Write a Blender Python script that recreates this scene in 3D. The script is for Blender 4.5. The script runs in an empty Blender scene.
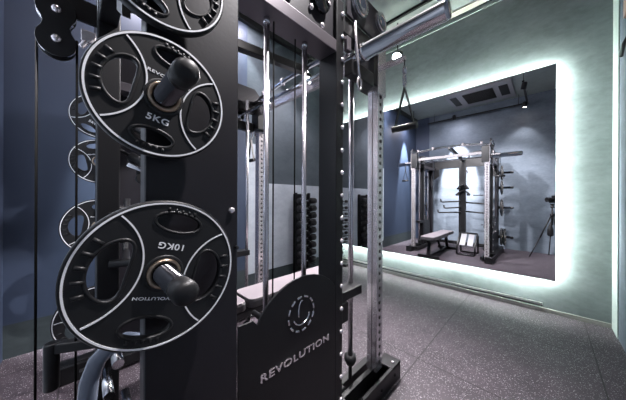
import bpy, math, random
from mathutils import Vector, Matrix
R = math.radians
sc = bpy.context.scene
C = sc.collection
rnd = random.Random(7)

# ------------------------------------------------------------------ materials
def new_mat(name):
    m = bpy.data.materials.new(name); m.use_nodes = True
    nt = m.node_tree; b = nt.nodes['Principled BSDF']
    return m, nt, b
def N(nt, t, **kw):
    n = nt.nodes.new(t)
    for k, v in kw.items(): setattr(n, k, v)
    return n
def simple(name, col, rough=.5, metal=0, noise=0, nscale=30, bump=0, coat=0, spec=.5, aniso=0):
    m, nt, b = new_mat(name)
    b.inputs['Base Color'].default_value = (*col, 1)
    b.inputs['Roughness'].default_value = rough
    b.inputs['Metallic'].default_value = metal
    b.inputs['Specular IOR Level'].default_value = spec
    b.inputs['Coat Weight'].default_value = coat
    if noise or bump:
        tc = N(nt, 'ShaderNodeTexCoord'); nz = N(nt, 'ShaderNodeTexNoise')
        nz.inputs['Scale'].default_value = nscale; nz.inputs['Detail'].default_value = 6
        nt.links.new(tc.outputs['Object'], nz.inputs['Vector'])
        if noise:
            cr = N(nt, 'ShaderNodeMapRange'); cr.inputs[3].default_value = 1-noise; cr.inputs[4].default_value = 1+noise
            nt.links.new(nz.outputs['Fac'], cr.inputs[0])
            mx = N(nt, 'ShaderNodeVectorMath', operation='SCALE'); mx.inputs[0].default_value = col
            nt.links.new(cr.outputs[0], mx.inputs['Scale']); nt.links.new(mx.outputs[0], b.inputs['Base Color'])
        if bump:
            bp = N(nt, 'ShaderNodeBump'); bp.inputs['Strength'].default_value = bump; bp.inputs['Distance'].default_value = .002
            nt.links.new(nz.outputs['Fac'], bp.inputs['Height']); nt.links.new(bp.outputs[0], b.inputs['Normal'])
    return m
def emit(name, col, s):
    m, nt, b = new_mat(name)
    b.inputs['Base Color'].default_value = (*col, 1)
    b.inputs['Emission Color'].default_value = (*col, 1); b.inputs['Emission Strength'].default_value = s
    return m
def plaster(name, c1, c2, rough=.75, scale=1.3, streak=1.0):
    m, nt, b = new_mat(name)
    tc = N(nt, 'ShaderNodeTexCoord'); mp = N(nt, 'ShaderNodeMapping'); mp.inputs['Scale'].default_value = (1, 1, 1.8*streak)
    n1 = N(nt, 'ShaderNodeTexNoise'); n1.inputs['Scale'].default_value = scale; n1.inputs['Detail'].default_value = 9; n1.inputs['Roughness'].default_value = .68
    n2 = N(nt, 'ShaderNodeTexNoise'); n2.inputs['Scale'].default_value = scale*14; n2.inputs['Detail'].default_value = 5
    cr = N(nt, 'ShaderNodeValToRGB'); cr.color_ramp.elements[0].position = .3; cr.color_ramp.elements[1].position = .7
    cr.color_ramp.elements[0].color = (*c1, 1); cr.color_ramp.elements[1].color = (*c2, 1)
    ad = N(nt, 'ShaderNodeMath', operation='MULTIPLY_ADD'); ad.inputs[1].default_value = .28
    sb = N(nt, 'ShaderNodeMath', operation='SUBTRACT'); sb.inputs[1].default_value = .14
    l = nt.links.new
    l(tc.outputs['Object'], mp.inputs[0]); l(mp.outputs[0], n1.inputs['Vector']); l(mp.outputs[0], n2.inputs['Vector'])
    l(n2.outputs['Fac'], ad.inputs[0]); l(n1.outputs['Fac'], sb.inputs[0]); l(sb.outputs[0], ad.inputs[2])
    l(ad.outputs[0], cr.inputs[0]); l(cr.outputs[0], b.inputs['Base Color'])
    b.inputs['Roughness'].default_value = rough
    bp = N(nt, 'ShaderNodeBump'); bp.inputs['Strength'].default_value = .25; bp.inputs['Distance'].default_value = .004
    l(n2.outputs['Fac'], bp.inputs['Height']); l(bp.outputs[0], b.inputs['Normal'])
    return m
def floor_mat():
    m, nt, b = new_mat('speckled rubber')
    l = nt.links.new
    tc = N(nt, 'ShaderNodeTexCoord')
    def flecks(sc_, th, seed):
        mp = N(nt, 'ShaderNodeMapping'); mp.inputs['Location'].default_value = (seed, seed*2, 0); mp.inputs['Rotation'].default_value = (0, 0, seed)
        mp.inputs['Scale'].default_value = (1, 1.9, 1)
        v = N(nt, 'ShaderNodeTexVoronoi'); v.inputs['Scale'].default_value = sc_
        l(tc.outputs['Object'], mp.inputs[0]); l(mp.outputs[0], v.inputs['Vector'])
        lt = N(nt, 'ShaderNodeMath', operation='LESS_THAN'); lt.inputs[1].default_value = th
        l(v.outputs['Distance'], lt.inputs[0])
        sp = N(nt, 'ShaderNodeSeparateColor'); l(v.outputs['Color'], sp.inputs[0])
        g = N(nt, 'ShaderNodeMath', operation='GREATER_THAN'); g.inputs[1].default_value = .45; l(sp.outputs[0], g.inputs[0])
        mu = N(nt, 'ShaderNodeMath', operation='MULTIPLY'); l(lt.outputs[0], mu.inputs[0]); l(g.outputs[0], mu.inputs[1])
        return mu
    f1, f2 = flecks(55, .20, 1.3), flecks(95, .22, 4.1)
    mx = N(nt, 'ShaderNodeMath', operation='MAXIMUM'); l(f1.outputs[0], mx.inputs[0]); l(f2.outputs[0], mx.inputs[1])
    nz = N(nt, 'ShaderNodeTexNoise'); nz.inputs['Scale'].default_value = 4; nz.inputs['Detail'].default_value = 8
    l(tc.outputs['Object'], nz.inputs['Vector'])
    base = N(nt, 'ShaderNodeValToRGB'); base.color_ramp.elements[0].position = .3; base.color_ramp.elements[1].position = .7
    base.color_ramp.elements[0].color = (.039, .030, .038, 1); base.color_ramp.elements[1].color = (.062, .049, .060, 1)
    l(nz.outputs['Fac'], base.inputs[0])
    m1 = N(nt, 'ShaderNodeMix', data_type='RGBA'); l(mx.outputs[0], m1.inputs[0]); l(base.outputs[0], m1.inputs[6]); m1.inputs[7].default_value = (.42, .40, .42, 1)
    # seams of the one metre tiles
    sx = N(nt, 'ShaderNodeSeparateXYZ'); l(tc.outputs['Object'], sx.inputs[0])
    outs = []
    for k, off in ((0, .72), (1, -2.9+10)):
        a = N(nt, 'ShaderNodeMath', operation='ADD'); a.inputs[1].default_value = off + (20 if k == 0 else 10); l(sx.outputs[k], a.inputs[0])
        fr = N(nt, 'ShaderNodeMath', operation='FRACT'); l(a.outputs[0], fr.inputs[0])
        lt = N(nt, 'ShaderNodeMath', operation='LESS_THAN'); lt.inputs[1].default_value = .008; l(fr.outputs[0], lt.inputs[0]); outs.append(lt)
    mm = N(nt, 'ShaderNodeMath', operation='MAXIMUM'); l(outs[0].outputs[0], mm.inputs[0]); l(outs[1].outputs[0], mm.inputs[1])
    m2 = N(nt, 'ShaderNodeMix', data_type='RGBA'); l(mm.outputs[0], m2.inputs[0]); l(m1.outputs[2], m2.inputs[6]); m2.inputs[7].default_value = (.016, .013, .016, 1)
    l(m2.outputs[2], b.inputs['Base Color'])
    b.inputs['Roughness'].default_value = .55; b.inputs['Specular IOR Level'].default_value = .35
    bp = N(nt, 'ShaderNodeBump'); bp.inputs['Strength'].default_value = .35; bp.inputs['Distance'].default_value = .002
    n3 = N(nt, 'ShaderNodeTexNoise'); n3.inputs['Scale'].default_value = 160; l(tc.outputs['Object'], n3.inputs['Vector'])
    l(n3.outputs['Fac'], bp.inputs['Height']); l(bp.outputs[0], b.inputs['Normal'])
    return m

M = {}
M['black'] = simple('black powder coat', (.007, .007, .008), .38, noise=.1, nscale=60, bump=.05, spec=.35)
M['panel'] = simple('charcoal coated steel', (.011, .010, .0135), .42, noise=.06, nscale=90, bump=.12, spec=.4)
M['lip'] = simple('grey satin steel', (.16, .145, .16), .35, metal=.7)
M['rubber'] = simple('black rubber', (.009, .009, .010), .45, noise=.1, nscale=120, bump=.05, spec=.4)
M['chrome'] = simple('polished chrome', (.80, .80, .83), .09, metal=1)
M['rod'] = simple('satin chrome rod', (.74, .72, .76), .27, metal=1)
M['steel'] = simple('brushed steel', (.80, .75, .77), .27, metal=.75, noise=.12, nscale=25)
M['bronze'] = simple('bronze sleeve ring', (.42, .33, .25), .28, metal=1)
M['dark_chrome'] = simple('black chrome', (.10, .10, .11), .18, metal=1)
M['white'] = simple('white ink', (.92, .93, .95), .5)
M['vinyl_lit'] = simple('vinyl in lit tone', (.24, .21, .225), .4, noise=.03)
M['vinyl'] = simple('black vinyl', (.05, .046, .05), .42, noise=.05)
M['bluegrey'] = simple('blue grey enamel', (.16, .19, .25), .2, coat=.5)
M['cable'] = simple('cable coating', (.005, .005, .005), .8, spec=.05)
M['hole'] = simple('dark bore', (.01, .01, .01), .7)
M['greyplate'] = simple('light grey tread plate', (.28, .28, .30), .4)
M['wall_green'] = plaster('green grey plaster', (.125, .148, .152), (.235, .268, .275))
M['wall_grey'] = plaster('blue grey plaster', (.085, .108, .135), (.17, .205, .25))
M['wall_dark'] = plaster('dark teal plaster', (.05, .066, .08), (.085, .105, .125))
M['wall_light'] = plaster('pale grey plaster', (.42, .47, .53), (.60, .65, .70), scale=2.5)
M['wall_blue'] = simple('blue wall paint', (.034, .050, .088), .55, noise=.10, nscale=2.2, bump=.05)
M['base_teal'] = plaster('teal grey base plaster', (.02, .03, .034), (.045, .06, .065))
M['ceiling'] = plaster('grey green ceiling board', (.26, .29, .27), (.34, .37, .345), scale=.8)
M['ceil_lit_edge'] = simple('cream lit ceiling edge', (.62, .58, .50), .6)
M['whitetrim'] = simple('pale green painted trim', (.40, .47, .45), .45)
M['gap_shade'] = simple('black gaps and shade', (.01, .01, .011), .6)
M['skirting'] = simple('beige grey skirting', (.34, .34, .31), .5, noise=.08)
M['alu'] = simple('anodised aluminium', (.75, .77, .76), .3, metal=.8)
M['wood'] = simple('pale peach wood', (.95, .68, .55), .5, noise=.12, nscale=9)
M['ac'] = simple('grey air grille plastic', (.30, .29, .30), .5)
M['mirror'] = simple('silvered mirror', (.86, .88, .90), .0, metal=1)
M['floor'] = floor_mat()
M['led'] = emit('led strip', (.88, 1.0, .93), 165.0)
M['lamp'] = emit('lamp lens', (1.0, .93, 1.0), 900.0)
M['lamp_warm'] = emit('warm lamp lens', (1.0, .78, .62), 60.0)
M['glass'] = simple('lens glass', (.01, .01, .02), .03, coat=1)

# ------------------------------------------------------------------ geometry
class MB:
    """Collects shapes in world coordinates; build() links ONE mesh object."""
    def __init__(s): s.v = []; s.f = []; s.mi = []; s.sm = []; s.cur = 0
    def add(s, vs, fs, smooth=False):
        o = len(s.v); s.v += [tuple(x) for x in vs]
        for f in fs: s.f.append([o+i for i in f]); s.mi.append(s.cur); s.sm.append(smooth)
        return s
    def box(s, x0, x1, y0, y1, z0, z1):
        x0, x1 = min(x0, x1), max(x0, x1); y0, y1 = min(y0, y1), max(y0, y1); z0, z1 = min(z0, z1), max(z0, z1)
        vs = [(x, y, z) for z in (z0, z1) for x, y in ((x0, y0), (x1, y0), (x1, y1), (x0, y1))]
        return s.add(vs, [(3, 2, 1, 0), (4, 5, 6, 7), (0, 1, 5, 4), (1, 2, 6, 5), (2, 3, 7, 6), (3, 0, 4, 7)])
    def bar(s, p0, p1, w, h, up=(0, 0, 1)):
        p0, p1 = Vector(p0), Vector(p1); d = (p1-p0).normalized(); u = Vector(up)
        a = d.cross(u).normalized() * w/2; b = a.cross(d).normalized() * h/2
        vs = [p+q for p in (p0, p1) for q in (-a-b, a-b, a+b, -a+b)]
        return s.add(vs, [(3, 2, 1, 0), (4, 5, 6, 7), (0, 1, 5, 4), (1, 2, 6, 5), (2, 3, 7, 6), (3, 0, 4, 7)])
    def tube(s, pts, r, n=16, closed=False, caps=True, rs=None):
        pts = [Vector(p) for p in pts]; k = len(pts); vs = []; fs = []
        t0 = (pts[1]-pts[0]).normalized()
        ref = Vector((0, 0, 1)) if abs(t0.z) < .9 else Vector((1, 0, 0))
        a = t0.cross(ref).normalized()
        for i, p in enumerate(pts):
            if closed: t = (pts[(i+1) % k]-pts[i-1]).normalized()
            else: t = (pts[min(i+1, k-1)]-pts[max(i-1, 0)]).normalized()
            a = (a - t*a.dot(t)).normalized(); b = t.cross(a); rr = rs[i] if rs else r
            vs += [p + a*math.cos(2*math.pi*j/n)*rr + b*math.sin(2*math.pi*j/n)*rr for j in range(n)]
        m = k if closed else k-1
        for i in range(m):
            for j in range(n):
                i2 = (i+1) % k; fs.append((i*n+j, i*n+(j+1) % n, i2*n+(j+1) % n, i2*n+j))
        s.add(vs, fs, True)
        if not closed and caps:
            o = len(s.v)-k*n
            s.f.append([o+j for j in range(n)][::-1]); s.mi.append(s.cur); s.sm.append(False)
            s.f.append([o+(k-1)*n+j for j in range(n)]); s.mi.append(s.cur); s.sm.append(False)
        return s
    def lathe(s, c, axis, prof, n=40):
        """prof = list of (distance along axis, radius)"""
        c = Vector(c); ax = Vector(axis).normalized()
        ref = Vector((0, 0, 1)) if abs(ax.z) < .9 else Vector((1, 0, 0))
        a = ax.cross(ref).normalized(); b = ax.cross(a); vs = []; fs = []
        for d, r in prof:
            vs += [c + ax*d + (a*math.cos(2*math.pi*j/n) + b*math.sin(2*math.pi*j/n))*max(r, 1e-4) for j in range(n)]
        for i in range(len(prof)-1):
            for j in range(n): fs.append((i*n+j, i*n+(j+1) % n, (i+1)*n+(j+1) % n, (i+1)*n+j))
        return s.add(vs, fs, True)
    def cyl(s, p0, p1, r, n=20): return s.tube([p0, p1], r, n)
    def prism(s, poly, axis, a0, a1):
        """poly = 2D points; axis x: (y,z), y: (x,z), z: (x,y)"""
        def P(q, t): return {'x': (t, q[0], q[1]), 'y': (q[0], t, q[1]), 'z': (q[0], q[1], t)}[axis]
        n = len(poly); vs = [P(q, a0) for q in poly] + [P(q, a1) for q in poly]
        fs = [list(range(n)), list(range(n, 2*n))[::-1]] + [(i, (i+1) % n, n+(i+1) % n, n+i) for i in range(n)]
        return s.add(vs, fs)
    def build(s, name, mats, parent=None, bevel=0, origin=None, sharp=None):
        mats = mats if isinstance(mats, (list, tuple)) else [mats]
        o_ = Vector(origin) if origin is not None else (Vector(parent['_o']) if parent is not None and '_o' in parent else Vector((0, 0, 0)))
        me = bpy.data.meshes.new(name)
        me.from_pydata([tuple(Vector(v)-o_) for v in s.v], [], s.f)
        for m in mats: me.materials.append(m)
        me.polygons.foreach_set('material_index', s.mi); me.polygons.foreach_set('use_smooth', s.sm)
        me.validate(); me.update()
        import bmesh
        bm = bmesh.new(); bm.from_mesh(me); bmesh.ops.recalc_face_normals(bm, faces=bm.faces); bm.to_mesh(me); bm.free()
        o = bpy.data.objects.new(name, me); C.objects.link(o)
        if parent is not None:
            o.parent = parent; o['_o'] = tuple(o_)
        else: o.location = o_; o['_o'] = tuple(o_)
        if bevel:
            b = o.modifiers.new('bevel', 'BEVEL'); b.width = bevel; b.segments = 2; b.limit_method = 'ANGLE'; b.angle_limit = R(50)
        return o
def thing(name, loc, label, cat, group=None):
    o = bpy.data.objects.new(name, None); C.objects.link(o); o.location = loc; o.empty_display_size = .05
    o['label'] = label; o['category'] = cat; o['_o'] = tuple(loc)
    if group: o['group'] = group
    return o
def tag(o, label, cat, group=None):
    o['label'] = label; o['category'] = cat
    if group: o['group'] = group
    return o
def struct(o): o['kind'] = 'structure'; return o
def kids(o): return [c for c in bpy.data.objects if c.parent == o]
def copy_tree(o, parent=None):
    c = o.copy(); C.objects.link(c)
    if parent is not None: c.parent = parent
    for ch in kids(o): copy_tree(ch, c)
    return c
def curve_mesh(outer, holes, depth, bevel):
    cu = bpy.data.curves.new('tmp', 'CURVE'); cu.dimensions = '2D'; cu.fill_mode = 'BOTH'
    for loop in [outer]+holes:
        sp = cu.splines.new('POLY'); sp.points.add(len(loop)-1); sp.use_cyclic_u = True
        for i, p in enumerate(loop): sp.points[i].co = (p[0], p[1], 0, 1)
    cu.extrude = depth/2-bevel; cu.bevel_depth = bevel; cu.bevel_resolution = 2; cu.offset = -bevel
    return _to_mesh(cu)
def text_mesh(txt, size, extrude=.0006, sx=1.0):
    cu = bpy.data.curves.new('tmp', 'FONT'); cu.body = txt; cu.size = size; cu.extrude = extrude
    cu.align_x = 'CENTER'; cu.align_y = 'CENTER'; cu.offset = size*.018; cu.space_character = 1.1
    me = _to_mesh(cu)
    for v in me.vertices: v.co.x *= sx
    return me
def _to_mesh(cu):
    o = bpy.data.objects.new('tmp', cu); C.objects.link(o)
    dg = bpy.context.evaluated_depsgraph_get(); dg.update()
    me = bpy.data.meshes.new_from_object(o.evaluated_get(dg))
    bpy.data.objects.remove(o); bpy.data.curves.remove(cu)
    return me
def bolts(centres, axis, r, parent, name='bolt', mat='steel'):
    for c in centres:
        MB().lathe(c, axis, [(0, r), (r*.55, r), (r*.9, r*.6), (r*.9, 0)], 14).build(name, M[mat], parent)
def to_x(me, off=(0, 0, 0), rot=0):
    """local (x, y, z) -> world (z, x, y): a drawing that faces +X"""
    c, s_ = math.cos(rot), math.sin(rot)
    for v in me.vertices:
        x, y, z = v.co; x, y = x*c-y*s_, x*s_+y*c
        v.co = (z+off[0], x+off[1], y+off[2])
    return me
def link_mesh(name, me, mat, parent, loc=(0, 0, 0)):
    me.name = name; me.materials.clear(); me.materials.append(mat)
    o = bpy.data.objects.new(name, me); C.objects.link(o); o.parent = parent; o.location = loc; o['_o'] = (0, 0, 0)
    return o

# ------------------------------------------------------------------ room
XL, XR, YB, YM, H = -3.0, .470, -.43, 3.71, 3.8
struct(MB().box(XL-.1, XR+.1, YB-.1, YM+.1, -.1, 0).build('floor', M['floor']))
struct(MB().box(XL-.1, XR+.1, YB-.1, YM-.16, H, H+.1).build('ceiling', M['ceiling']))
struct(MB().box(XL-.1, XR+.1, YM, YM+.12, 0, H+.1).build('wall_front', M['wall_green']))
struct(MB().box(XL-.1, XR+.1, YB-.12, YB, 0, H+.1).build('wall_back', M['wall_grey']))
struct(MB().box(XR, XR+.12, YB, YM, 0, H+.1).build('wall_right', M['wall_grey']))
struct(MB().box(XL-.12, XL, YB, YM, 0, H+.1).build('wall_left', M['wall_dark']))
struct(MB().box(XL, XL+.02, YB, 1.66, .265, H).build('trim_1', M['wall_blue']))              # blue lining of the left wall
struct(MB().box(XL, XL+.02, YB, 1.66, 0, .265).build('baseboard_left', M['base_teal']))
struct(MB().box(XL, XL+.016, 1.66, 1.80, .18, 2.05).build('trim_10', M['wall_light'], bevel=.003))
struct(MB().box(XL, XL+.015, 1.80, YM, .18, 1.49).build('trim_2', M['wall_light'], bevel=.003))
struct(MB().box(XL, XL+.022, 1.66, YM, 0, .18).build('baseboard_left', M['base_teal']))
struct(MB().box(XL, -2.57, YB, YB+.008, 0, H).build('trim_3', M['wall_blue']))
struct(MB().box(XL+.02, XR-.01, YM-.012, YM, 0, .045).build('baseboard_front', M['skirting']))
# ceiling edge above the mirror wall: lit ceiling put in as cream colour, dark reveal, white line
struct(MB().box(XL, XR, YM-.16, YM-.06, H-.02, H+.1).build('trim_4', M['ceil_lit_edge']))
struct(MB().box(XL, XR, YM-.06, YM-.001, H-.005, H+.1).build('trim_5', M['gap_shade']))
struct(MB().box(XL, XR, YM-.016, YM, H-.055, H-.006).build('trim_6', M['whitetrim']))
struct(MB().box(XL+.021, XL+.075, YB, YM, H-.10, H-.001).build('trim_7', M['gap_shade']))  # black strip put in for the shadow gap below the ceiling
struct(MB().box(XR-.008, XR, 3.46, YM, 0, H).build('trim_8', M['whitetrim'], bevel=.004))
struct(MB().box(XR-.03, XR, 2.3, 3.12, 2.74, H).build('trim_9', M['wood']))

# mirror with the light strip behind its edge
mir = thing('wall_mirror', (-1.46, YM-.06, .384), 'huge frameless mirror floating on the plaster wall with a glowing edge', 'mirror')
mx0, mx1, mz0, mz1 = -2.96, .075, .384, 2.735
MB().box(mx0, mx1, YM-.086, YM-.080, mz0, mz1).build('mirror_glass', M['mirror'], mir)
MB().box(mx0+.03, mx1-.03, YM-.0795, YM-.072, mz0+.03, mz1-.03).build('backing_board', M['black'], mir)
b = MB()
e = .028; y0, y1 = YM-.0715, YM-.046
b.box(mx0+e, mx1-e, y0, y1, mz0+e, mz0+e+.012); b.box(mx0+e, mx1-e, y0, y1, mz1-e-.012, mz1-e)
b.box(mx0+e, mx0+e+.012, y0, y1, mz0+e+.013, mz1-e-.013); b.box(mx1-e-.012, mx1-e, y0, y1, mz0+e+.013, mz1-e-.013)
o = b.build('light_strip', M['led'], mir); o['label'] = 'glowing pale green light strip'
MB().box(mx0+.12, mx1-.12, YM-.0715, YM-.001, mz0+.12, mz0+.15).build('wall_bracket', M['black'], mir)
MB().box(mx0+.12, mx1-.12, YM-.0715, YM-.001, mz1-.15, mz1-.12).build('wall_bracket', M['black'], mir)
rail = MB().box(-2.9, -.024, YM-.030, YM-.013, .080, .104); rail.cur = 1; rail.box(-2.9, -.024, YM-.026, YM-.013, .062, .0795)  # black box below the rail stands in for its shadow
tag(rail.build('wall_rail', [M['alu'], M['gap_shade']], origin=(-1.46, YM-.02, .06), bevel=.002), 'long thin aluminium rail low on the plaster wall under the mirror', 'rail')
hk = MB().tube([(XR, 2.95, 2.52), (XR-.03, 2.96, 2.52), (XR-.04, 3.02, 2.50), (XR-.04, 3.12, 2.44)], .012)
tag(hk.build('wall_hook', M['black'], origin=(XR, 2.95, 2.5)), 'black bent hook on the side wall under the peach wooden panel', 'hook')

# ------------------------------------------------------------------ the multi gym
cx = -1.57
gym = thing('multi_gym', (cx, .75, 0), 'black and chrome cable crossover and barbell rack with perforated posts', 'gym machine')
def mx(x, s): return x if s > 0 else 2*cx - x
def sbox(b, s, x0, x1, *r): return b.box(mx(x0, s), mx(x1, s), *r)
for s in (1, -1):
    X = lambda x: mx(x, s)
    # rear column with wide flat panel
    b = MB(); sbox(b, s, -.80, -.812, .13, .41, .10, 2.36); sbox(b, s, -.812, -.875, .13, .20, .10, 2.36)
    b.build('side_panel', M['panel'], gym, bevel=.004)
    bolts([(X(-.80), .385, z) for z in (2.28, 1.225, .24)], (s, 0, 0), .011, gym)
    b = MB(); b.cyl((X(-.80), .402, 1.09), (X(-.786), .402, 1.09), .006); b.build('pin', M['black'], gym)
    # plate sleeves
    for z in (1.893, 1.54, 1.066, .375):
        y = .16 if s > 0 else .145
        sl = MB().lathe((X(-.80), y, z), (s, 0, 0), [(0, .045), (.012, .045), (.014, .026), (.235, .026), (.235, 0)], 28).build('weight_sleeve', M['dark_chrome'], gym)
        MB().lathe((X(-.565), y, z), (s, 0, 0), [(-.02, 0), (-.02, .0265), (.0, .0275), (.022, .0275), (.031, .024), (.036, .017), (.038, .008), (.0385, 0)], 28).build('end_cap', M['rubber'], sl)
    # inner black post with row of bolts
    b = MB(); sbox(b, s, -.80, -.93, .975, 1.037, .10, 2.36); b.build('inner_post', M['black'], gym, bevel=.004)
    bolts([(X(-.80), 1.022, .16+k*.125) for k in range(18)], (s, 0, 0), .012, gym)
    # shroud of the weight stack with arched top
    poly = [(.415, .10), (.415, .792), (.478, .792)]
    for k in range(17):
        t = R(155) - k*R(155-12)/16
        poly.append((.745+.275*math.cos(t)*1.0, .67+.235*math.sin(t)))
    poly += [(1.02, .70), (1.02, .10)]
    b = MB(); b.prism(poly, 'x', X(-.812), X(-.802)); b.build('stack_shroud', M['black'], gym, bevel=.002)
    # chrome guide rods, weight stack
    for y in (.578, .805):
        MB().cyl((X(-.87), y, .1), (X(-.87), y, 2.10), .0125).build('guide_rod', M['rod'], gym)
        MB().lathe((X(-.87), y, 2.0), (0, 0, 1), [(.035, .0125), (.035, .0145), (.06, .0145), (.06, .0125)], 20).build('rod_collar', M['chrome'], gym)
    b = MB()
    for k in range(15): b.box(X(-.84), X(-.90), .52, .87, .14+k*.038, .174+k*.038)
    b.build('weight_stack', M['rubber'], gym, bevel=.003)
    # cables
    MB().cyl((X(-.865), .612, .70), (X(-.865), .612, 2.09), .0035, 8).build('cable', M['cable'], gym)
    MB().cyl((X(-.885), .755, .70), (X(-.885), .755, 2.09), .0035, 8).build('cable', M['cable'], gym)
    # top side beam: grey lip, black web plate
    b = MB(); sbox(b, s, -.80, -.925, .20, .975, 2.06, 2.125); b.build('top_beam', M['lip'], gym, bevel=.004)
    b = MB(); sbox(b, s, -.822, -.834, .20, .975, 2.125, 2.36); b.build('web_plate', M['panel'], gym, bevel=.002)
    for (y, z, r) in ((.42, 2.17, .016), (.60, 2.30, .016), (.66, 2.19, .02), (.80, 2.21, .014), (.88, 2.16, .014), (.93, 2.30, .014)):
        bolts([(X(-.822), y, z)], (s, 0, 0), r, gym)
    for (y, z) in ((.55, 2.245), (.86, 2.27)):
        p = MB().lathe((X(-.820), y, z), (s, 0, 0), [(0, .0), (0, .055), (.004, .058), (.010, .050), (.016, .058), (.020, .055), (.020, .0)], 32).build('pulley', M['dark_chrome'], gym)
    # linking beam inner post -> outer post, and base
    b = MB(); sbox(b, s, -.80, -.86, 1.037, 1.41, 2.20, 2.30); b.build('top_beam', M['black'], gym, bevel=.004)
    b = MB(); sbox(b, s, -.73, -.752, -.10, 1.61, 0.0, .115); sbox(b, s, -.822, -.853, -.10, 1.61, 0.0, .115)
    sbox(b, s, -.752, -.822, -.10, 1.61, 0.0, .02); sbox(b, s, -.73, -.853, 1.50, 1.62, .095, .117); sbox(b, s, -.73, -.853, 1.61, 1.62, 0, .117)
    sbox(b, s, -.752, -.822, -.11, 1.08, .1, .117)
    foot = b.build('base_rail', M['black'], gym, bevel=.003)
    bolts([(X(-.73), y, .06) for y in (1.53, 1.35, 1.17, 1.0)], (s, 0, 0), .009, foot, mat='hole')
    bolts([(X(-.76), 1.56, .117)], (0, 0, 1), .010, foot)
    b = MB(); sbox(b, s, -.90, -.945, .0, 1.5, .03, .10); b.build('inner_rail', M['black'], gym, bevel=.004)
    b = MB(); sbox(b, s, -.855, -.90, .88, 1.14, .02, .13); b.build('foot_bracket', M['black'], gym, bevel=.006)
    # outer chrome post: brushed faces, row of holes
    b = MB(); sbox(b, s, -.80, -.875, 1.41, 1.485, .10, 2.02)
    b.cur = 1
    for k in range(37):
        z = .16+k*.05
        for xx, d in ((-.80, 1), (-.875, -1)):
            b.lathe((X(xx), 1.4475, z), (s*d, 0, 0), [(0, .012), (.0008, .012), (.0008, 0)], 12)
    for k in range(37): b.lathe((X(-.8375), 1.485, .16+k*.05), (0, 1, 0), [(0, .013), (.0008, .013), (.0008, 0)], 12)
    for yy, d in ((1.41, -1),):
        sbox(b, s, -.8355, -.8395, yy, yy+d*.0008, .12, 2.0)
    b.cur = 2
    for k in range(19):
        z = .19+k*.1
        for yy, d in ((1.41, -1), (1.485, 1)):
            sbox(b, s, -.803, -.834, yy, yy+d*.0006, z, z+.004); sbox(b, s, -.841, -.872, yy, yy+d*.0006, z, z+.004)
    post = b.build('perforated_post', [M['steel'], M['hole'], M['chrome']], gym)
    b = MB(); sbox(b, s, -.80, -.93, 1.36, 1.50, 2.02, 2.34); b.build('post_head', M['black'], gym, bevel=.006)
    b = MB(); sbox(b, s, -.79, -.798, 1.40, 1.50, 1.97, 2.38); b.build('head_plate', M['steel'], gym, bevel=.002)
    for (y, z, r) in ((1.40, 2.43, .058), (1.158, 2.41, .072)):
        MB().lathe((X(-.785), y, z), (s, 0, 0), [(0, 0), (0, r), (.004, r+.003), (.011, r-.009), (.018, r+.003), (.022, r), (.020, r*.55), (.012, r*.5), (.012, 0)], 28).build('pulley', M['chrome'], gym)
    b = MB(); b.prism([(1.05, 2.30), (1.45, 2.30), (1.46, 2.44), (1.40, 2.50), (1.10, 2.50), (1.05, 2.44)], 'x', X(-.80), X(-.786)); b.build('head_plate', M['panel'], gym)

    # barbell guide rod, bumper, bracket to the inner post
    MB().cyl((X(-.90), 1.25, .22), (X(-.90), 1.25, 2.30), .0165, 24).build('barbell_guide_rod', M['rod'], gym)
    MB().lathe((X(-.90), 1.25, .101), (0, 0, 1), [(0, .0), (.0, .012), (.08, .012), (.09, .026), (.12, .040), (.15, .036), (.15, .0)], 24).build('bumper', M['rubber'], gym)
    b = MB(); sbox(b, s, -.83, -.925, 1.0375, 1.275, .665, .72); sbox(b, s, -.82, -.84, 1.0375, 1.12, .55, .664); b.build('bracket', M['black'], gym, bevel=.004)
    # plate and hook hardware near the top
    b = MB(); sbox(b, s, -.775, -.80, 1.0375, 1.075, 2.09, 2.17); b.build('latch_block', M['lip'], gym, bevel=.005)
    b = MB(); b.tube([(X(-.79), 1.13, 2.30), (X(-.785), 1.13, 2.20), (X(-.785), 1.15, 2.08), (X(-.785), 1.17, 1.98)], .009)
    b.tube([(X(-.785), 1.17+.02*math.cos(t), 1.95+.035*math.sin(t)) for t in [k*math.pi/8 for k in range(16)]], .006, 10, closed=True)
    b.build('bar_catch', M['steel'], gym)
    b = MB(); sbox(b, s, -.80, -.86, 1.12, 1.36, 2.0, 2.09); b.build('carriage', M['black'], gym, bevel=.006)
    # sleeve of the guided barbell
    bs = MB().lathe((X(-.80), 1.22, 2.16), (s, 0, 0), [(0, 0), (0, .052), (.03, .052), (.032, .045), (.465, .045), (.478, .040), (.478, 0)], 32).build('barbell_sleeve', M['chrome'], gym)
    # cable arm at the post with the line that carries the handle
    b = MB(); b.bar((X(-.79), 1.45, 2.16), (X(-.63), 1.45, 2.16), .03, .03); b.build('pulley_arm', M['steel'], gym, bevel=.003)
    MB().cyl((X(-.635), 1.45, 2.06), (X(-.635), 1.45, 2.15), .004, 8).build('cable', M['cable'], gym)
    # grip bar inside the frame
    b = MB(); b.tube([(X(-.93), 1.30, 2.27), (X(-1.10), 1.33, 2.27), (X(-1.16), 1.34, 2.23), (X(-1.18), 1.34, 2.14)], .016); b.build('pull_up_grip', M['chrome'], gym)

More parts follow.
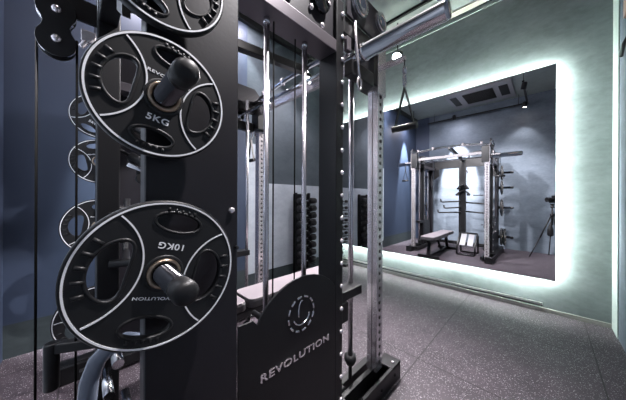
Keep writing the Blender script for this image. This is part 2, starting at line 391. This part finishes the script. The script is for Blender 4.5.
# cross pieces
b = MB(); b.cyl((mx(-.80, -1), 1.22, 2.16), (-.80, 1.22, 2.16), .017, 20); b.build('barbell_shaft', M['chrome'], gym)
pts = [(mx(-.80, -1)+t*(-.80-mx(-.80, -1)), 1.43, 2.345+.09*math.sin(math.pi*t)**.5*1.0) for t in [k/20 for k in range(21)]]
MB().tube(pts, .024, 18).build('front_crossbar', M['chrome'], gym)
MB().box(mx(-.93, -1), -.93, .06, .13, 2.10, 2.34).build('rear_crossbeam', M['black'], gym, bevel=.006)
MB().box(mx(-.93, -1), -.93, .06, .13, .06, .14).build('rear_crossbeam', M['black'], gym, bevel=.006)
MB().box(-1.64, -1.485, .055, .14, .05, 2.36).build('rear_column', M['black'], gym, bevel=.006)
for xa, xb in ((-.876, -1.02), (mx(-.876, -1), mx(-1.02, -1))):
    MB().prism([(xa, 1.80), (xa, 2.34), (xb, 2.34), (xb, 1.90)], 'y', .085, .105).build('gusset_plate', M['black'], gym)
b = MB(); b.bar((-1.53, .14, 2.27), (-1.53, 1.43, 2.41), .06, .06); b.build('centre_beam', M['black'], gym, bevel=.005)
MB().box(mx(-.93, -1), -.93, 1.38, 1.42, 2.19, 2.25).build('front_crossbeam', M['steel'], gym, bevel=.006)
for xx in (-2.2, -1.87, -1.27, -.94):
    b = MB(); b.lathe((xx, 1.43, 2.40 if abs(xx-cx) < .5 else 2.38), (0, 0, 1), [(0, .02), (.03, .028), (.055, .028), (.07, .015), (.07, 0)], 18); b.build('knob', M['steel'], gym)
# low storage arms, curved ends
for (xa, xb, z, y) in ((-1.58, -2.05, 1.21, .18), (-1.58, -1.95, 1.05, .26), (-1.58, -2.12, .92, .18), (-1.48, -1.02, 1.18, .18), (-1.48, -.98, .95, .22)):
    b = MB(); d = 1 if xb > xa else -1
    b.tube([(xa, .1, z), (xa+d*.03, y, z-.005), (xb-d*.05, y+.05, z-.03), (xb-d*.01, y+.05, z-.02), (xb, y+.05, z+.05)], .019)
    b.build('storage_arm', M['black'], gym)
# twin pulley at the rear
b = MB(); prof = []
for k in range(40):
    t = 2*math.pi*k/40; zz = .138*math.sin(t)
    rr = .070; dz = abs(zz)-.068; w = math.sqrt(max(rr*rr-dz*dz, 0)); w = max(w, .046 if abs(zz) < .06 else 0)
    prof.append((-.076+math.copysign(w*.9, math.cos(t)) if abs(math.cos(t)) > 1e-6 else -.076, 2.032+zz))
b.prism(prof, 'x', -1.535, -1.527); b.prism(prof, 'x', -1.579, -1.571)
tp = b.build('pulley_housing', M['black'], gym, bevel=.002)
bolts([(-1.527, -.076, z) for z in (2.097, 1.967)], (1, 0, 0), .016, tp)
for z in (2.097, 1.967):
    MB().lathe((-1.570, -.076, z), (1, 0, 0), [(0, 0), (0, .059), (.005, .063), (.0175, .053), (.030, .063), (.034, .059), (.034, 0)], 32).build('pulley', M['chrome'], tp)
MB().box(-1.56, -1.545, -.05, .06, 2.10, 2.2).build('pulley_bracket', M['black'], gym)
for y in (-.134, -.012): MB().cyl((-1.553, y, .12), (-1.553, y, 2.0), .0045, 8).build('cable', M['cable'], gym)
# small chrome catch by the rear column, upturned arm, curved tube, pegs
b = MB(); b.box(-1.50, -1.46, .0, .05, 1.97, 2.02); b.cyl((-1.47, .02, 1.98), (-1.47, .0, 1.94), .010); b.build('chrome_catch', M['steel'], gym, bevel=.003)
b = MB(); b.bar((-1.53, .06, .575), (-1.60, -.072, .575), .05, .045); b.cyl((-1.605, -.09, .385), (-1.605, -.09, .60), .027, 24); b.build('leg_hook_arm', M['black'], gym, bevel=.006)
b = MB(); cs = [(-1.0, .012, .02), (-1.0, .014, .40), (-1.0, .016, .62), (-1.0, .022, .70), (-1.0, .040, .755), (-1.0, .07, .785), (-.98, .11, .80), (-.9, .17, .80)]
b.tube(cs, .024, 20); b.build('bent_tube', M['bluegrey'], gym)
for (y, z, x0, x1) in ((.085, .765, -1.12, -.93), (.07, .62, -1.16, -1.02), (.12, .55, -1.1, -.95)):
    MB().cyl((x0, y, z), (x1, y, z-.01), .015, 20).build('peg', M['chrome'], gym)

# lettering and emblem on the visible shroud
me = to_x(text_mesh('REVOLUTION', .062, .0012, 1.0), (0, 0, 0))
ys = [v.co.y for v in me.vertices]; w = max(ys)-min(ys)
for v in me.vertices: v.co.y *= .41/w; v.co.z *= .72
t_ = link_mesh('lettering', me, M['steel'], gym, (-.8005-cx, .715-.75, .545)); t_['label'] = 'silver machine lettering on the black shroud'
b = MB()
for k in range(12):
    a0 = 2*math.pi*k/12; seg = [(-.800, .728+.078*math.cos(a0+j*R(20)/4), .735+.078*math.sin(a0+j*R(20)/4)) for j in range(5)]
    b.tube(seg, .0055, 8)
b.tube([(-.800, .728+.05*math.cos(t), .735+.05*math.sin(t)) for t in [R(200)+k*R(150)/12 for k in range(13)]], .004, 8)
b.tube([(-.800, .728+.02*math.cos(t), .735+.06*math.sin(t)) for t in [R(70)+k*R(120)/12 for k in range(13)]], .004, 8)
o = b.build('emblem', M['chrome'], gym); o['label'] = 'round chrome emblem'

# ------------------------------------------------------------------ weight plates
def ell(cx_, cy_, a, b_, n=40): return [(cx_+a*math.cos(2*math.pi*k/n), cy_+b_*math.sin(2*math.pi*k/n)) for k in range(n)]
def bean(side, Rr, rc=.60, dr=.20, da=.66, n=44):
    out = []
    for k in range(n):
        t = 2*math.pi*k/n; rho = (rc+dr*math.cos(t))*Rr; an = da*math.sin(t)*(1-.12*math.cos(t)) + (math.pi if side < 0 else 0)
        out.append((rho*math.cos(an), rho*math.sin(an)))
    return out
def make_plate(Rr, th, txt, name, label, loc, group):
    p = thing(name, (0, 0, 0), label, 'weight plate', group)
    holes = [bean(-1, Rr), bean(1, Rr), ell(0, .70*Rr, .30*Rr, .14*Rr), ell(0, -.70*Rr, .30*Rr, .14*Rr), ell(0, 0, .0275, .0275)]
    me = to_x(curve_mesh(ell(0, 0, Rr*.985, Rr*.985, 96), holes, th*.8, .004))
    for q in me.polygons: q.use_smooth = False
    link_mesh('plate_body', me, M['rubber'], p)
    h = th/2
    MB().lathe((0, 0, 0), (1, 0, 0), [(-h*.8, .955*Rr), (-h*.75, .98*Rr), (-h*.5, Rr), (h*.5, Rr), (h*.78, .985*Rr), (h*.81, .97*Rr), (h*.75, .93*Rr), (-h*.75, .93*Rr), (-h*.8, .955*Rr)], 96).build('rim', M['rubber'], p)
    b = MB()
    # raised lips around the holes
    for hl, q in ((holes[0], .8), (holes[1], .8), (holes[2], .8), (holes[3], .8)):
        b.tube([(h*.72, y, z) for y, z in hl], .0045, 8, closed=True)
    # finger ridges beside the grips
    for sd in (-1, 1):
        for k in range(5):
            an = (k-2)*R(11) + (math.pi if sd < 0 else 0)
            b.tube([(h*.76, rr*Rr*math.cos(an), rr*Rr*math.sin(an)) for rr in (.785, .84, .90)], .0055, 8)
    for sd in (-1, 1):
        for k in range(5):
            xx = (k-2)*.085*Rr
            b.tube([(h*.76, xx, sd*Rr*zz) for zz in (.83, .86, .885)], .0045, 8)
    b.build('grip_ridges', M['rubber'], p)
    MB().lathe((0, 0, 0), (1, 0, 0), [(h*.4, .052), (h*.9, .048), (h*.95, .044), (h*.95, .040)], 40).build('hub', M['rubber'], p)
    MB().lathe((0, 0, 0), (1, 0, 0), [(h*.3, .040), (h*1.2, .040), (h*1.5, .037), (h*1.5, .031), (h*1.1, .0275), (-h*1.2, .0275), (-h*1.2, .04)], 40).build('hub_ring', M['bronze'], p)
    # white line work
    def ribbon(b, pts, w, closed=False):
        k = len(pts); vs = []; fs = []
        for i, p in enumerate(pts):
            q0 = pts[i-1] if (i or closed) else p; q1 = pts[(i+1) % k] if (i < k-1 or closed) else p
            t = Vector((q1[1]-q0[1], q1[2]-q0[2])).normalized(); n_ = Vector((-t.y, t.x))*w/2
            for sg, dx in ((1, -.001), (1, .0008), (-1, .0008), (-1, -.001)): vs.append((p[0]+dx, p[1]+sg*n_.x, p[2]+sg*n_.y))
        for i in range(k if closed else k-1):
            for j in range(4): i2 = (i+1) % k; fs.append((i*4+j, i*4+(j+1) % 4, i2*4+(j+1) % 4, i2*4+j))
        b.add(vs, fs)
    b = MB(); rr = .957*Rr; xl = h*.82+.0009
    ribbon(b, [(xl, rr*math.cos(2*math.pi*k/96), rr*math.sin(2*math.pi*k/96)) for k in range(96)], .0043, True)
    for sd in (-1, 1):
        c0, ra = -1.01*Rr, .745*Rr; am = math.asin(.655/.745)
        ribbon(b, [(xl, -sd*(c0+ra*math.cos(a)), ra*math.sin(a)) for a in [-am+2*am*k/40 for k in range(41)]], .0038)
    o = b.build('line_work', M['white'], p); o['label'] = 'white ring and arcs printed on the face'
    if txt:
        me = to_x(text_mesh(txt, .0235, .0010, 1.15), (h*.82, 0, -.40*Rr if txt == '5KG' else -.37*Rr)); link_mesh('weight_lettering', me, M['white'], p)
        me = to_x(text_mesh('REVOLUTION', .0105, .0008, 1.5), (h*.82, 0, .33*Rr)); link_mesh('brand_lettering', me, M['white'], p)
    p.location = loc
    return p
G1 = 'rubber grip plates on the near side of the rack'; G2 = 'rubber grip plates on the far side of the rack'
p5 = make_plate(.1635, .034, '5KG', 'weight_plate', 'five kilo black plate with white ring, upright 5KG lettering, above the ten kilo plate', (-.742, .16, 1.54), G1)
p5.rotation_euler.x = R(-13)
p10 = make_plate(.1965, .036, '10KG', 'weight_plate', 'large black ten kilo plate whose 10KG lettering stands upside down', (-.742, .16, 1.066), G1)
p10.rotation_euler.x = R(164)
def put(src, loc, rx, label, group):
    c = copy_tree(src); c.location = loc; c.rotation_euler = (R(rx), 0, 0); c['label'] = label; c['group'] = group; return c
put(p5, (-.742, .16, 1.893), 160, 'black plate at the very top of the near side, cut by the picture edge', G1)
put(p10, (-.745, .16, .375), 20, 'lowest ten kilo plate on the near side, pushed against the panel', G1)
put(p10, (-.688, .16, .375), 65, 'outer of the two plates on the lowest near sleeve', G1)
xf = mx(-.742, -1)
put(p5, (xf, .10, 1.88), -30, 'highest small plate on the far side, before the blue wall', G2)
put(p5, (xf, .10, 1.54), 12, 'second small plate from the top on the far side, before the blue wall', G2)
q = put(p10, (xf, .10, 1.05), -8, 'third plate from the top on the far side, larger with wide openings', G2); q.scale = (1, 1.05, 1.05)
q = put(p10, (xf, .085, .375), 40, 'lowest plate on the far side, mostly hidden behind the ten kilo plate', G2); q.scale = (1, 1.16, 1.16)

# ------------------------------------------------------------------ cable attachments
def stirrup(x, y, z, label):
    t = thing('cable_handle', (x, y, z-.33), label, 'handle', 'strap handles hanging from the cable arms')
    b = MB(); b.tube([(x, y+.018*math.cos(a), z-.045+.04*math.sin(a)) for a in [k*math.pi/8 for k in range(16)]], .006, 10, closed=True)
    b.lathe((x, y, z), (0, 0, -1), [(0, 0), (0, .012), (-.03, .014), (-.05, .010), (-.05, 0)], 14)
    b.build('snap_hook', M['chrome'], t)
    q = .085 
    b = MB(); b.bar((x, y, z-.085), (x-.06, y, z-.325), .022, .005, up=(1, 0, 0)); b.bar((x, y, z-.085), (x+.06, y, z-.325), .022, .005, up=(1, 0, 0)); b.build('strap', M['rubber'], t)
    MB().cyl((x-.078, y, z-.34), (x+.078, y, z-.34), .020, 20).build('grip', M['rubber'], t)
stirrup(-.635, 1.45, 2.06, 'black strap handle on a chrome snap hook hanging beside the perforated chrome post')
stirrup(mx(-.635, -1), 1.45, 2.06, 'black strap handle hanging from the far cable arm near the blue wall')
def vbar(z, w, label):
    b = MB(); y = .19; x = -1.52
    b.tube([(x-w, y+.06, z-.10), (x-w*.75, y+.05, z-.05), (x-.02, y, z), (x+.02, y, z), (x+w*.75, y+.05, z-.05), (x+w, y+.06, z-.10)], .02)
    b.cyl((x, y, z), (x, y-.05, z+.03), .008); b.tube([(x-w-.02, y+.06, z-.10), (x-w+.05, y+.06, z-.10)], .027); b.tube([(x+w-.05, y+.06, z-.10), (x+w+.02, y+.06, z-.10)], .027)
    tag(b.build('pulldown_attachment', M['rubber'], origin=(x, y, z-.1)), label, 'attachment', 'grip attachments hung on the rear column')
vbar(1.64, .11, 'upper black V grip attachment hung on the rear column')
vbar(1.48, .14, 'lower and wider black V grip attachment hung on the rear column')
b = MB(); b.cyl((-1.30, .22, 1.36), (-1.02, .24, 1.36), .014); b.cyl((-1.16, .23, 1.36), (-1.16, .13, 1.40), .008)
tag(b.build('straight_bar', M['chrome'], origin=(-1.2, .22, 1.3)), 'short straight chrome bar attachment behind the five kilo plate', 'attachment')

# ------------------------------------------------------------------ bench
bench = thing('flat_bench', (-1.78, 1.3, 0), 'flat weight bench with a long narrow pad standing inside the rack', 'bench')
def pad(x0, x1, y0, y1, z0, z1):
    b = MB(); r = .05; poly = []
    for (px, py, a0) in ((x1-r, y1-r, 0), (x0+r, y1-r, 90), (x0+r, y0+r, 180), (x1-r, y0+r, 270)):
        for k in range(7): a = R(a0+k*15); poly.append((px+r*math.cos(a), py+r*math.sin(a)))
    b.prism(poly, 'z', z0, z1); return b
pad(-1.93, -1.64, .95, 2.06, .39, .455).build('back_pad', M['vinyl'], bench, bevel=.014)
pad(-1.93, -1.64, .56, .93, .39, .455).build('seat_pad', M['vinyl'], bench, bevel=.014)
pad(-1.925, -1.645, .955, 2.055, .4555, .462).build('pad_lit_top', M['vinyl_lit'], bench, bevel=.003)['label'] = 'pale pinkish lit top of the pad'  # pale layer added so the top of the black pad looks brightly lit
pad(-1.925, -1.645, .565, .925, .4555, .462).build('pad_lit_top', M['vinyl_lit'], bench, bevel=.003)
b = MB(); b.box(-1.82, -1.75, .62, 1.95, .32, .388); b.box(-1.90, -1.67, 1.3, 1.34, .372, .389); b.box(-1.90, -1.67, .75, .79, .372, .389); b.build('frame', M['black'], bench, bevel=.004)
for y, yy in ((1.86, 1.96), (.72, .60)):
    b = MB(); b.bar((-1.785, y, .33), (-1.785, yy, .06), .06, .06, up=(1, 0, 0)); b.box(-2.0, -1.57, yy-.03, yy+.03, 0, .06); b.build('leg', M['black'], bench, bevel=.004)
b = MB(); b.bar((-1.785, 1.1, .06), (-1.785, 1.35, .34), .04, .04, up=(1, 0, 0)); b.box(-1.81, -1.76, .60, 1.96, .02, .06); b.build('brace', M['black'], bench)
# step frame with pale tread plates by the near stack
st = thing('foot_rest', (-1.27, .95, 0), 'black tubular foot rest with two pale tilted tread plates beside the bench', 'foot rest')
b = MB()
for x in (-1.44, -1.1):
    b.tube([(x, .78, .02), (x, .80, .42), (x, .86, .47), (x, 1.12, .20), (x, 1.16, .02)], .018)
b.cyl((-1.44, .78, .02), (-1.1, .78, .02), .018); b.cyl((-1.44, 1.16, .02), (-1.1, 1.16, .02), .018); b.cyl((-1.44, .86, .47), (-1.1, .86, .47), .018)
b.build('tube_frame', M['black'], st)
for x in (-1.40, -1.25):
    b = MB(); b.bar((x+.055, .90, .455), (x+.055, 1.12, .22), .11, .012, up=(0, .7, .7)); b.build('tread_plate', M['greyplate'], st, bevel=.003)

# ------------------------------------------------------------------ dumbbell rack
rk = thing('dumbbell_rack', (-2.82, 2.9, 0), 'tall black dumbbell rack with nine tiers against the pale wall', 'rack')
zs = [.20+k*.125 for k in range(9)]
for y in (2.54, 2.84, 3.50, 3.62):
    MB().box(-2.965, -2.925, y-.02, y+.02, 0, 1.36).build('upright', M['black'], rk, bevel=.003)
MB().box(-2.965, -2.60, 2.48, 2.88, 0, .05).build('base', M['black'], rk, bevel=.004)
MB().box(-2.965, -2.60, 3.46, 3.64, 0, .05).build('base', M['black'], rk, bevel=.004)
MB().box(-2.975, -2.966, 2.51, 2.86, .05, 1.34).build('back_plate', M['black'], rk)
for z in zs:
    for y in (2.57, 2.80, 3.50, 3.60):
        MB().box(-2.93, -2.74, y-.012, y+.012, z-.045, z-.034).build('saddle', M['black'], rk)
db = thing('dumbbell', (0, 0, 0), 'black round dumbbell', 'dumbbell', 'dumbbells stacked on the wall rack')
for sgn in (-1, 1):
    MB().lathe((0, 0, 0), (0, sgn, 0), [(.085, 0), (.085, .052), (.09, .057), (.20, .057), (.21, .050), (.21, 0)], 24).build('head', M['rubber'], db)
MB().cyl((0, -.085, 0), (0, .085, 0), .016, 16).build('handle', M['chrome'], db)
ordn = ['lowest', 'second lowest', 'third lowest', 'fourth from the bottom', 'middle', 'fourth from the top', 'third highest', 'second highest', 'topmost']
for t, (y, sc_, where) in enumerate(((2.69, .92, 'in the dumbbell column beside the bench'), (3.55, .50, 'in the dumbbell column next to the mirror'))):
    for k, z in enumerate(zs):
        c = db if (t, k) == (0, 0) else copy_tree(db)
        c.location = (-2.83, y, z+.024 if t == 0 else z+.008); c.scale = (sc_, sc_*(.95+.05*k/8) if t == 0 else sc_, sc_)
        c['label'] = f'black round dumbbell, {ordn[k]} {where}'

# ------------------------------------------------------------------ tripod with camera (seen in the mirror)
tr = thing('camera_tripod', (0.03, -.06, 0), 'slim black camera tripod standing in the corner and seen in the mirror', 'tripod')
b = MB(); b.cyl((.10, -.10, .70), (.10, -.10, 1.08), .014); b.lathe((.10, -.10, .88), (0, 0, 1), [(0, 0), (0, .035), (.05, .042), (.07, .03), (.07, 0)], 20); b.build('centre_column', M['black'], tr)
for fx, fy in ((-.25, .20), (.27, .22), (.05, -.33)):
    b = MB(); b.tube([(.10+(fx-.10)*.06, -.10+(fy+.10)*.06, .90), (.10+(fx-.10)*.55, -.10+(fy+.10)*.55, .42)], .014, 12)
    b.tube([(.10+(fx-.10)*.54, -.10+(fy+.10)*.54, .43), (fx, fy, .012)], .010, 12); b.lathe((fx, fy, 0), (0, 0, 1), [(0, 0), (0, .015), (.025, .012), (.025, 0)], 12)
    b.build('leg', M['black'], tr)
b = MB(); b.lathe((.10, -.10, 1.08), (0, 0, 1), [(0, 0), (0, .03), (.03, .032), (.035, .022), (.07, .026), (.075, .035), (.088, .035), (.088, 0)], 20); b.cyl((.10, -.10, 1.11), (.17, -.17, 1.07), .008); b.build('head', M['black'], tr)
cam_t = thing('photo_camera', (.10, -.10, 1.17), 'black camera with a wide lens mounted on the tripod', 'camera')
d = Vector((-.7071, .7071, 0)); rt = Vector((.7071, .7071, 0)); c0 = Vector((0, 0, 1.27))
def lp(f, r_, u): return c0 + d*f + rt*r_ + Vector((0, 0, u))
b = MB(); b.bar(lp(-.25, 0, -.02), lp(-.15, 0, -.02), .18, .12); b.bar(lp(-.23, 0, .06), lp(-.15, 0, .055), .07, .05); b.build('body', M['black'], cam_t, bevel=.008)
MB().lathe(lp(-.095, 0, -.01), d, [(-.056, .038), (.02, .042), (.022, .045), (.06, .046), (.065, .05), (.078, .05), (.075, .042), (.068, .0)], 30).build('lens', M['black'], cam_t)
bag = MB(); bag.lathe((.07, -.06, .46), (0, 0, 1), [(0, 0), (0, .035), (.02, .05), (.14, .048), (.24, .025), (.30, .010), (.30, 0)], 16)
tag(bag.build('weight_bag', M['rubber'], origin=(.07, -.06, .46)), 'small dark bag hanging between the tripod legs', 'bag')

# ------------------------------------------------------------------ track lights, air conditioner
def track(name, p0, p1, label, drop=None):
    t = thing(name, p0, label, 'light track')
    MB().bar(p0, p1, .035, .03, up=(0, 0, 1)).build('rail', M['black'], t)
    if drop:
        for q in (.08, .92):
            x, y = p0[0]+(p1[0]-p0[0])*q, p0[1]+(p1[1]-p0[1])*q
            MB().cyl((x, y, p0[2]+.015), (x, y, H), .005, 8).build('suspension_rod', M['black'], t)
track('ceiling_track', (-2.7, 3.12, H-.016), (-.1, 3.12, H-.016), 'black ceiling track running along the mirror wall')
track('ceiling_track', (-2.62, 1.0, H-.016), (-2.62, 3.05, H-.016), 'black ceiling track running along the blue and grey side wall')
track('ceiling_track', (-2.55, -.25, 3.55), (-.30, -.25, 3.55), 'suspended black track in front of the rear wall', True)
track('ceiling_track', (-.32, -.22, 3.55), (-.32, 1.2, 3.55), 'short suspended black track above the photographer', True)
def spot(loc, aim, power, label, size=70, blend=.5, col=(1, .95, .97), stem=0, lens='lamp', r=.035, soft=.03):
    loc = Vector(loc); dd = (Vector(aim)-loc).normalized()
    t = thing('track_spotlight', tuple(loc), label, 'spotlight', 'black track spotlights')
    if stem: MB().cyl(loc-dd*.05, (loc.x-dd.x*.05, loc.y-dd.y*.05, loc.z+stem), .008, 10).build('stem', M['black'], t)
    MB().lathe(loc-dd*.13, dd, [(0, 0), (0, r*.8), (.02, r+.006), (.13, r+.010), (.13, r+.004), (.118, r+.002)], 24).build('lamp_body', M['black'], t)
    o = MB().lathe(loc-dd*.006, dd, [(0, r), (.0005, 0)], 24).build('lens', M[lens], t)
    L = bpy.data.lights.new('spot', 'SPOT'); L.energy = power; L.spot_size = R(size); L.spot_blend = blend; L.color = col; L.shadow_soft_size = soft
    lo = bpy.data.objects.new('spot_lamp', L); C.objects.link(lo); lo.location = loc+dd*.012
    lo.rotation_euler = dd.to_track_quat('-Z', 'Y').to_euler()
spot((-1.48, 3.12, 3.24), (-1.3, .7, .8), 760, 'bright spotlight hanging before the mirror wall above the strap handle', 82, .7, stem=.5, r=.055)
spot((-2.62, 2.5, 3.10), (-1.5, .9, .5), 520, 'bright spotlight seen through the rack frame between two chrome rods', 82, .7, stem=.68, r=.05)
spot((-1.77, .05, 3.42), (-1.77, -.43, 2.15), 4200, 'spotlight washing the rear wall behind the rack', 36, .5, stem=.12)
spot((-2.72, .44, 3.40), (-2.98, .44, 2.2), 2000, 'spotlight washing the blue wall behind the far plates', 34, .6, (.9, .95, 1), stem=.4)
spot((-2.72, 1.62, 3.70), (-2.98, 1.62, 1.6), 90, 'spotlight washing the blue wall near the far perforated post', 60, .5, (.9, .95, 1), stem=.08)
spot((-.36, -.10, 3.42), (-.5, -.36, 1.2), 50, 'spotlight at the corner of the suspended tracks aimed at the rear wall', 75, .6, stem=.12, lens='lamp_warm')
spot((-.32, 1.13, 3.42), (-.75, .25, 1.6), 450, 'spotlight above the near weight plates', 80, .7, stem=.12, lens='lamp_warm')

ac = thing('air_conditioner', (-1.15, .35, H), 'grey ceiling cassette air conditioner seen in the mirror', 'air conditioner')
b = MB(); b.box(-1.80, -.52, -.2, .93, H-.03, H-.001); b.build('fascia', M['ac'], ac, bevel=.01)
b = MB(); b.box(-1.45, -.86, .02, .72, H-.034, H-.0305)
for k in range(14): b.box(-1.45, -.86, .04+k*.049, .045+k*.049, H-.045, H-.0345)
b.build('grille', M['gap_shade'], ac)
for x0, x1 in ((-1.72, -1.58), (-.76, -.60)):
    b = MB(); b.box(x0, x1, .05, .70, H-.036, H-.0305); b.build('vent', M['hole'], ac)

# ------------------------------------------------------------------ world, camera
w = bpy.data.worlds.new('World'); sc.world = w; w.use_nodes = True
w.node_tree.nodes['Background'].inputs[0].default_value = (.5, .55, .6, 1); w.node_tree.nodes['Background'].inputs[1].default_value = .05
cd = bpy.data.cameras.new('camera'); cam = bpy.data.objects.new('camera', cd); C.objects.link(cam)
cd.sensor_fit = 'HORIZONTAL'; cd.sensor_width = 36; cd.lens = 233/626*36; cd.clip_start = .02; cd.shift_y = -1.8/626
f = Vector((-math.sin(R(45)), math.cos(R(45)), 0)); z = Vector((0, 0, 1)); r = f.cross(z)
roll = R(.25); r2 = r*math.cos(roll)+z*math.sin(roll); u2 = r2.cross(f)
cam.matrix_world = Matrix((( r2.x, u2.x, -f.x, 0), (r2.y, u2.y, -f.y, 0), (r2.z, u2.z, -f.z, 1.27), (0, 0, 0, 1)))
sc.camera = cam
for o in bpy.data.objects:
    if '_o' in o: del o['_o']
sc.cycles.max_bounces = 10; sc.cycles.glossy_bounces = 6; sc.cycles.diffuse_bounces = 5
sc.cycles.sample_clamp_indirect = 4; sc.cycles.caustics_reflective = True; sc.cycles.blur_glossy = .5
sc.view_settings.view_transform = 'Standard'; sc.view_settings.look = 'None'; sc.view_settings.gamma = 1
sc.view_settings.exposure = 0.0
